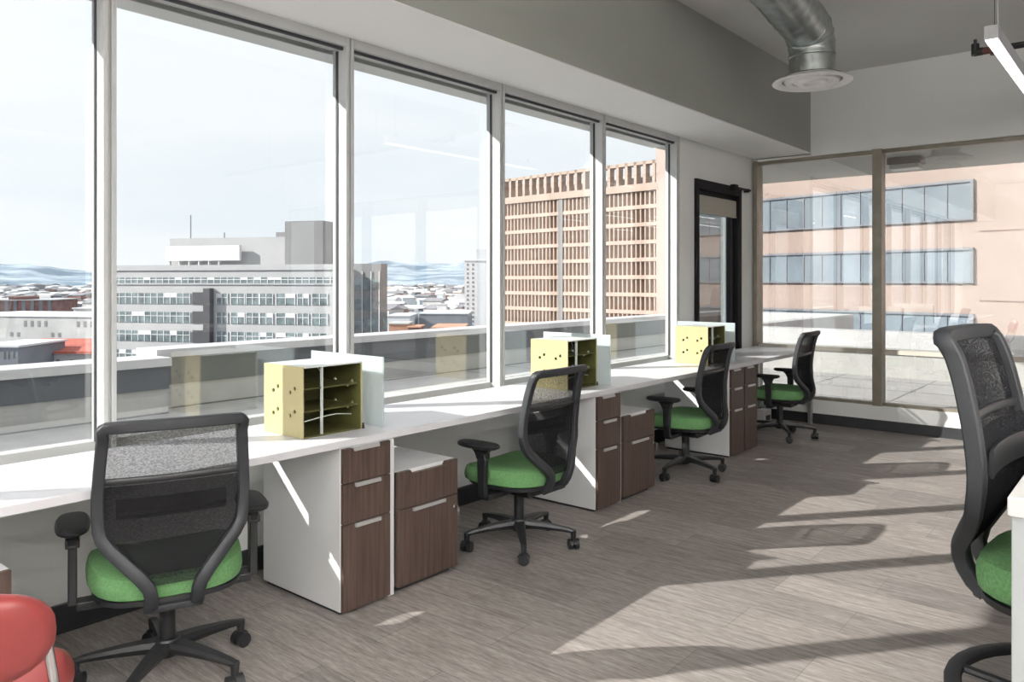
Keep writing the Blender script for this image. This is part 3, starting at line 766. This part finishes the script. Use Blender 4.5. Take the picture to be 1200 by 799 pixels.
def zz(py, d): return H + (330 - py) / F * d

# grey office: long front seen from px ~100 to 418, side to 452
pa, pb = W(122, 164, 0), W(404, 150, 0)
org, ux, uy, Lx = rot_frame(pa, pb)
gb = thing('office_building', (org.x, org.y, GZ), 'long grey office block with ribbon windows and white rooftop screen', 'building')
def bpart(fn, name, m, parent, base=GZ):
    mb = MB(); fn(mb); o = parent.location
    mb.v = [(x - o.x, y - o.y, z - o.z) for x, y, z in mb.v]
    return mb.build(name, m, parent)
B = lambda mb, *a, mi=0: frame_box(mb, org, ux, uy, *a, mi=mi)
ztop = zz(313, 150)
bpart(lambda mb: B(mb, 0, Lx, 0, 16, GZ, ztop), 'main_block', M['offwall'], gb)
bpart(lambda mb: (B(mb, 0, Lx, -.3, .1, ztop - .5, ztop + .6), B(mb, 0, Lx, -.25, 0, ztop - 3.4, ztop - 3.1)), 'cornice', M['offwall'], gb)
# storeys
rowz = [zz(330, 150), zz(352, 150) , zz(376, 150), zz(399, 150)]
rowz = [zz(328.5, 150), zz(351, 150), zz(374.5, 150), zz(398, 150)] + [rowz[3] - 3.9 * k for k in range(1, 7)]
xs = lambda px: (W(px, 150, 0) - org).dot(ux) if False else None
def fx(px):
    # intersect view ray at px with the facade line
    u = (px - 600) / F; dx, dy = C + u * S, S - u * C
    # org + t ux = k (dx,dy)
    det = ux.x * (-dy) - ux.y * (-dx); t = ((-org.x) * (-dy) - (-org.y) * (-dx)) / det
    return t
rr = random.Random(5)
for r_i, z in enumerate(rowz):
    hh = .6 if r_i == 0 else 1.1
    if r_i == 0: segs = [(fx(126), fx(396))]
    else:
        segs = [(fx(126), fx(223)), (fx(254), fx(267)), (fx(271), fx(287)), (fx(289), fx(304)), (fx(305), fx(320)), (fx(324), fx(346)), (fx(349), fx(362)), (fx(366), fx(384))]
    for a, b in segs:
        def fn(mb, a=a, b=b, z=z, hh=hh): B(mb, a, b, -.12, .05, z - hh, z + hh)
        wo = bpart(fn, 'ribbon_window', M['offglass'], gb)
        def fn2(mb, a=a, b=b, z=z, hh=hh):
            n = max(2, int((b - a) / 1.5))
            for i in range(n + 1):
                x = a + (b - a) * i / n; B(mb, x - .07, x + .07, -.2, -.1, z - hh, z + hh)
            B(mb, a, b, -.2, -.1, z + hh * .25 - .05, z + hh * .25 + .08)
            for i in range(n):
                if rr.random() < .16: x = a + (b - a) * i / n; B(mb, x + .1, x + (b - a) / n - .1, -.17, -.11, z + hh * .2, z + hh)
        mo = bpart(fn2, 'mullion_grid', M['offwhite'], gb); mo.parent = wo; mo.matrix_parent_inverse = Matrix.Identity(4); mo.location = (0, 0, 0)
bpart(lambda mb: [B(mb, fx(226), fx(240), -.15, .1, z - 1.2, z + 1.3) for z in rowz[1:]], 'stair_window', M['offblack'], gb)
bpart(lambda mb: B(mb, fx(243), fx(250.5), -1.4, .2, GZ, zz(338, 150)), 'stair_fin', M['offblack'], gb)
# side wing (darker, gridded) between px 400 and 452
Bw = lambda mb, *a, mi=0: frame_box(mb, org, ux, uy, *a, mi=mi)
def side(mb):
    B(mb, Lx + .0, Lx + 6.2, 3, 6, GZ, zz(309, 153))
bpart(side, 'side_wing', M['offdark'], gb)
def sidewin(mb):
    for k in range(8):
        z = rowz[0] - 3.9 * k - .6
        B(mb, Lx + .6, Lx + 5.9, 2.85, 3.02, z - 1.2, z + .9); B(mb, Lx + 6.15, Lx + 6.3, 3.6, 5.6, z - 1.2, z + .9)
sw = bpart(sidewin, 'side_window', M['offglass'], gb)
def sidefr(mb):
    for x in (.5, 2.3, 4.2, 5.9): B(mb, Lx + x - .07, Lx + x + .07, 2.75, 2.9, GZ, zz(318, 153))
bpart(sidefr, 'wing_fin', M['offwhite'], gb)
# penthouse
a, b, c = fx(176), fx(340), fx(336)
bpart(lambda mb: B(mb, a, b, 6, 15, ztop, zz(279, 165)), 'plant_room', M['offwall'], gb)
bpart(lambda mb: B(mb, fx(318), fx(364), 5.0, 11, ztop, zz(262, 165)), 'lift_tower', M['offdark'], gb)
bpart(lambda mb: (B(mb, a + .5, fx(266), 4.2, 5, ztop + 1.6, zz(287, 160)), [B(mb, a + 1 + i * 2.4, a + 1.2 + i * 2.4, 4.4, 5, ztop, ztop + 1.8) for i in range(6)]), 'roof_screen', M['offwhite'], gb)
bpart(lambda mb: [B(mb, fx(p), fx(p) + .8 + w, 12, 15, zz(279, 165), zz(279, 165) + h) for p, w, h in ((285, 3, 1.4), (300, 2, 1.0))], 'roof_unit', M['offdark'], gb)
def ant(mb):
    for p, h in ((193, 5.5), (234, 1.6)): B(mb, fx(p), fx(p) + .18, 8, 8.2, zz(281, 165), zz(281, 165) + h)
bpart(ant, 'antenna', M['offdark'], gb)

# tan lattice tower
pa, pb = W(574.5, 200, 0), W(767, 165, 0)
org, ux, uy, Lx = rot_frame(pa, pb); Lx2 = Lx + 14
tw = thing('lattice_tower', (org.x, org.y, GZ), 'tan office tower with fine concrete lattice facade and open colonnade crown', 'building')
zt = 27.3; zc = 21.3
bpart(lambda mb: B(mb, .6, Lx2, 2.0, 30, GZ, zc), 'glazed_core', M['towerglass'], tw)
def crown(mb):
    B(mb, 0, Lx2, 0, 2.2, zt - .7, zt); B(mb, 0, Lx2, -.2, 2.2, zc - .4, zc + 1.2); B(mb, 0, 1.0, 0, 30, GZ, zt)
    n = int(Lx2 / 2.35)
    for i in range(n + 1):
        x = i * Lx2 / n; B(mb, x - .36, x + .36, 0, 1.6, zc, zt)
    B(mb, 0, Lx2, 28, 29, zc, zt)
bpart(crown, 'colonnade_crown', M['tower'], tw)
bpart(lambda mb: B(mb, 1, Lx2, 6, 26, zc, zt - 1.4), 'crown_wall', M['pale_house'], tw)
def latt(mb):
    n = int(Lx2 / 1.18)
    for i in range(n + 1):
        x = i * Lx2 / n; B(mb, x - .17, x + .17, .3, 2.05, GZ, zc)
    z = zc
    while z > GZ: B(mb, 0, Lx2, .1, 2.05, z - .42, z + .42); z -= 3.78
bpart(latt, 'facade_lattice', M['tower'], tw)
bpart(lambda mb: B(mb, fx(654), fx(659), .0, 2.1, GZ, zc), 'vertical_chase', M['offdark'], tw)

# pink building with ribbon windows
pa, pb = Vector((55.4, 31.2, 0)), Vector((50.4, 8.28, 0))
org, ux, uy, Lx = rot_frame(pa, pb)
pk = thing('pink_office_building', (org.x, org.y, GZ), 'pink brick office building with horizontal ribbon windows beyond the terrace', 'building')
xe = fx(1139)
bpart(lambda mb: B(mb, 0, Lx + 50, 0, 40, GZ, 19), 'brick_block', M['pink'], pk)
levels = [(7.05, 5.0), (3.2, 1.42), (-.55, -2.4), (-4.6, -6.4), (-8.6, -10.4), (10.9, 8.9), (14.8, 12.8)]
for z1, z0 in levels:
    wo = bpart(lambda mb, z0=z0, z1=z1: B(mb, fx(800), xe, -.08, .1, z0, z1), 'ribbon_window', M['pinkglass'], pk)
    def fr(mb, z0=z0, z1=z1):
        B(mb, fx(800), xe + .15, -.22, -.05, z1, z1 + .14); B(mb, fx(800), xe + .15, -.22, -.05, z0 - .1, z0); B(mb, xe, xe + .15, -.22, -.05, z0, z1)
        n = 16
        for i in range(n):
            x = fx(800) + (xe - fx(800)) * i / n; B(mb, x - .035, x + .035, -.14, -.07, z0, z1)
    mo = bpart(fr, 'window_frame', M['grey_house'], pk); mo.parent = wo; mo.location = (0, 0, 0)
def joints(mb):
    for i in range(9): B(mb, xe + 3.2 + i * 5, xe + 3.26 + i * 5, -.03, .02, GZ, 19)
    for z in (12, 8.1, 4.2, .3, -3.5): B(mb, xe + .4, Lx + 50, -.03, .02, z, z + .06)
bpart(joints, 'panel_joint', M['brick'], pk)

def city_building(name, pxa, pxb, d, ytop, m, label, depth=30, group=None, cat='building', rows=0, roofm=None, skew=0, win=None):
    global org, ux, uy, Lx
    pa, pb = W(pxa, d * (1 + skew), 0), W(pxb, d, 0); org, ux, uy, Lx = rot_frame(pa, pb)
    t = thing(name, (org.x, org.y, GZ), label, cat, group); zt = zz(ytop, d)
    bpart(lambda mb: B(mb, 0, Lx, 0, depth, GZ, zt), 'walls', m, t)
    bpart(lambda mb: B(mb, -.4, Lx + .4, -.4, depth + .4, zt, zt + .5), 'roof', roofm or M['cap'], t)
    for w in (win or []):
        bpart(lambda mb: B(mb, fx(w[0]), fx(w[1]), -.1, .1, zz(w[3], d), zz(w[2], d)), 'window', M['offdark'], t)
    return t
wt = city_building('white_tower', 544.5, 590, 520, 306, M['offwhite'], 'slim white residential tower with two columns of small windows', 24, rows=15,
                   win=[(547 + 6.2 * c, 548.8 + 6.2 * c + .6, 309 + 5.1 * r, 311.6 + 5.1 * r) for r in range(16) for c in (0, 1)])
bpart(lambda mb: B(mb, fx(558), Lx, 1, 22, zz(306, 520), zz(292, 520)), 'upper_block', M['offwhite'], wt)
br = city_building('brick_building', -40, 61, 420, 352, M['brick'], 'dark red brick building of vertical bays on the far city edge', 40, skew=-.02)
bpart(lambda mb: [B(mb, x, x + 1.6, -.5, .1, GZ, zz(352, 420)) for x in [Lx * (.05 + .1 * i) for i in range(10)]], 'bay', M['grey_house'], br)
bpart(lambda mb: B(mb, fx(8), fx(29), 2, 20, zz(352, 420), zz(347, 420)), 'roof_storey', M['brick'], br)
city_building('white_institution', -60, 150, 250, 372, M['pale_house'], 'wide cream civic building with grouped small windows behind the red roof', 30, roofm=M['offwhite'], skew=.05,
              win=[(x, x + 3, 377, 384) for x in (28, 36, 44, 52, 90, 98, 106)] + [(x, x + 3, 391, 396) for x in (12, 20, 60, 68)])
city_building('annex_block', 86, 150, 300, 362, M['offwhite'], 'white upper annex standing behind the cream civic building', 20, roofm=M['offwhite'])
city_building('red_roof_building', 15, 150, 205, 414, M['pale_house'], 'low pale building with a wide red roof below the terrace edge', 30, roofm=M['roofred'],
              win=[(x, x + 4, 421, 425) for x in (34, 50, 66, 82, 100)])
o_ = org
pr = bpart(lambda mb: mb.add([(org.x + ux.x*x + uy.x*y, org.y + ux.y*x + uy.y*y, z) for x, y, z in ((-1, -1, zz(414, 205)), (Lx + 1, -1, zz(414, 205)), (Lx + 1, 14, zz(401, 205)), (-1, 14, zz(401, 205)), (-1, 30, zz(414, 205)), (Lx + 1, 30, zz(414, 205)))], [(0, 1, 2, 3), (3, 2, 5, 4), (0, 3, 4), (1, 5, 2)]), 'pitched_roof', M['roofred'], bpy.data.objects['red_roof_building'])
city_building('grey_low_building', -30, 21, 190, 407, M['grey_house'], 'small pale grey building at the lower window corner, in front of the red roof', 20, roofm=M['offwhite'], win=[(3, 5, 412, 420), (8, 10, 412, 420), (14, 16, 411, 419)])
city_building('orange_house', 456, 478, 300, 380, M['terra'], 'small orange-walled building just above the parapet beside the grey office', 14, roofm=M['pale_house'])
city_building('brown_house', 478, 492, 296, 384, M['brick'], 'small brown building between the orange house and the white tower', 14, roofm=M['terra'])
city_building('tan_roof_house', 506, 543, 290, 385, M['pale_house'], 'low building with a broad orange-brown roof beside the white tower', 26, roofm=M['terra'])
city_building('white_warehouse', 452, 480, 420, 371, M['offwhite'], 'long flat white warehouse behind the orange house', 40)
city_building('grey_warehouse', 491, 548, 440, 368, M['grey_house'], 'pale blue-grey flat warehouse left of the white tower', 50, roofm=M['card'])
city_building('white_gable_house', 512, 523, 560, 357, M['offwhite'], 'bright white small block standing on the skyline warehouses', 12)

# many small far houses, each its own object
hm = []
for m in ('pale_house', 'grey_house', 'brick', 'offwhite', 'terra', 'card'):
    mb = MB().box(-.5, .5, -.5, .5, 0, .75).prism([(-.55, .75), (.55, .75), (0, 1.0)], 'y', -.52, .52, 1)
    hm.append(mb.mesh('city_house', [M[m], M[rnd.choice(['cap', 'grey_house', 'offwall'])]]))
k = 0; hs_ = []
for _try in range(9000):
    if k >= 230: break
    wnd = rnd.random()
    px = rnd.uniform(-10, 128) if wnd < .45 else rnd.uniform(454, 546)
    d = 540 / (1 - rnd.random() * .90)
    p = W(px, d, GZ)
    sz = rnd.uniform(12, 34) * (1 + d / 2600)
    if any((p.x - a) ** 2 + (p.y - b) ** 2 < (c + sz * .85) ** 2 for a, b, c in hs_): continue
    o = link('city_house', hm[rnd.choice([0, 0, 1, 1, 2, 3, 4, 5])], None, p, rnd.uniform(0, 1.5))
    o.scale = (sz, sz * rnd.uniform(.5, 1.1), rnd.uniform(7, 14) * (1 + d / 2600))
    tag(o, 'tiny far house in the hazy city sprawl below the mountains', 'house', 'far houses of the city')
    hs_.append((p.x, p.y, sz * .85)); k += 1
# bare trees among the houses
tr = MB(); ico = bmesh.new(); bmesh.ops.create_icosphere(ico, subdivisions=1, radius=1)
iv = [v.co.copy() for v in ico.verts]; ifc = [[v.index for v in f.verts] for f in ico.faces]; ico.free()
hp = [(o.location.x, o.location.y, o.scale[0] * .8) for o in bpy.data.objects if o.name.startswith('city_house')]
for i in range(2200):
    px = rnd.uniform(-10, 128) if rnd.random() < .5 else rnd.uniform(454, 546)
    d = 430 / (1 - rnd.random() * .86); p = W(px, d, GZ); s0 = rnd.uniform(4, 8) * (1 + d / 2200)
    if d < 640 or any((p.x - a) ** 2 + (p.y - b) ** 2 < (c + s0 * 1.7) ** 2 for a, b, c in hp): continue
    q = [(p.x + v.x * s0 * rnd.uniform(.8, 1.6), p.y + v.y * s0 * rnd.uniform(.8, 1.6), p.z + s0 * .5 + v.z * s0 * .55) for v in iv]
    tr.add(q, ifc, 0, False)
tag(tr.build('tree_cover', M['tree']), 'dark bare tree cover among the distant city houses', None, None, 'stuff')

# ---------------------------------------------------------------- light
sun = bpy.data.lights.new('sun', 'SUN'); sun.energy = 8.5; sun.color = (1, .955, .90); sun.angle = R(.55)
so = bpy.data.objects.new('sun', sun); COL.objects.link(so)
so.rotation_euler = Vector((1.45, -1.176, -1.0)).to_track_quat('-Z', 'Y').to_euler()

w = bpy.data.worlds.new('sky'); scene.world = w; w.use_nodes = True; nt = w.node_tree; nt.nodes.clear(); N = nt.nodes.new; L = nt.links.new
out = N('ShaderNodeOutputWorld'); bg = N('ShaderNodeBackground'); tc = N('ShaderNodeTexCoord')
sx = N('ShaderNodeSeparateXYZ'); L(tc.outputs['Generated'], sx.inputs[0])
mp = N('ShaderNodeMapping'); mp.inputs['Scale'].default_value = (1.2, 1.2, 6.5); L(tc.outputs['Generated'], mp.inputs[0])
nz = N('ShaderNodeTexNoise'); nz.inputs['Scale'].default_value = 2.2; nz.inputs['Detail'].default_value = 6; L(mp.outputs[0], nz.inputs['Vector'])
ra = N('ShaderNodeValToRGB'); e = ra.color_ramp.elements
e[0].position = .38; e[0].color = (.82, .87, .93, 1); e[1].position = .6; e[1].color = (.93, .945, .97, 1)
L(nz.outputs['Fac'], ra.inputs[0])
rb = N('ShaderNodeValToRGB'); e = rb.color_ramp.elements
e[0].position = .0; e[0].color = (.80, .86, .92, 1); e[1].position = .32; e[1].color = (.905, .93, .98, 1)
L(sx.outputs['Z'], rb.inputs[0])
mr = N('ShaderNodeMapRange'); mr.inputs['From Min'].default_value = .02; mr.inputs['From Max'].default_value = .30; mr.inputs['To Min'].default_value = .85; mr.inputs['To Max'].default_value = .35
L(sx.outputs['Z'], mr.inputs['Value'])
mx_ = N('ShaderNodeMix'); mx_.data_type = 'RGBA'; L(mr.outputs[0], mx_.inputs['Factor']); L(rb.outputs[0], mx_.inputs['A']); L(ra.outputs[0], mx_.inputs['B'])
L(mx_.outputs['Result'], bg.inputs[0]); bg.inputs[1].default_value = 1.07; L(bg.outputs[0], out.inputs[0])

# ---------------------------------------------------------------- camera
cam = bpy.data.cameras.new('camera'); co = bpy.data.objects.new('camera', cam); COL.objects.link(co); scene.camera = co
cam.sensor_width = 36; cam.lens = F * 36 / 1200; cam.clip_start = .05; cam.clip_end = 60000
cam.shift_y = -(399.5 - 330) / 1200
co.location = (0, 0, H)
co.rotation_euler = Vector((C, S, 0)).to_track_quat('-Z', 'Y').to_euler()
scene.view_settings.view_transform = 'Standard'; scene.view_settings.look = 'None'
scene.view_settings.exposure = 0.3; scene.view_settings.gamma = 1; scene.view_settings.use_curve_mapping = False
cy = scene.cycles; cy.max_bounces = 10; cy.diffuse_bounces = 6; cy.glossy_bounces = 5; cy.transparent_max_bounces = 24; cy.transmission_bounces = 6
cy.sample_clamp_indirect = 6; cy.use_denoising = True; cy.caustics_reflective = False; cy.caustics_refractive = False
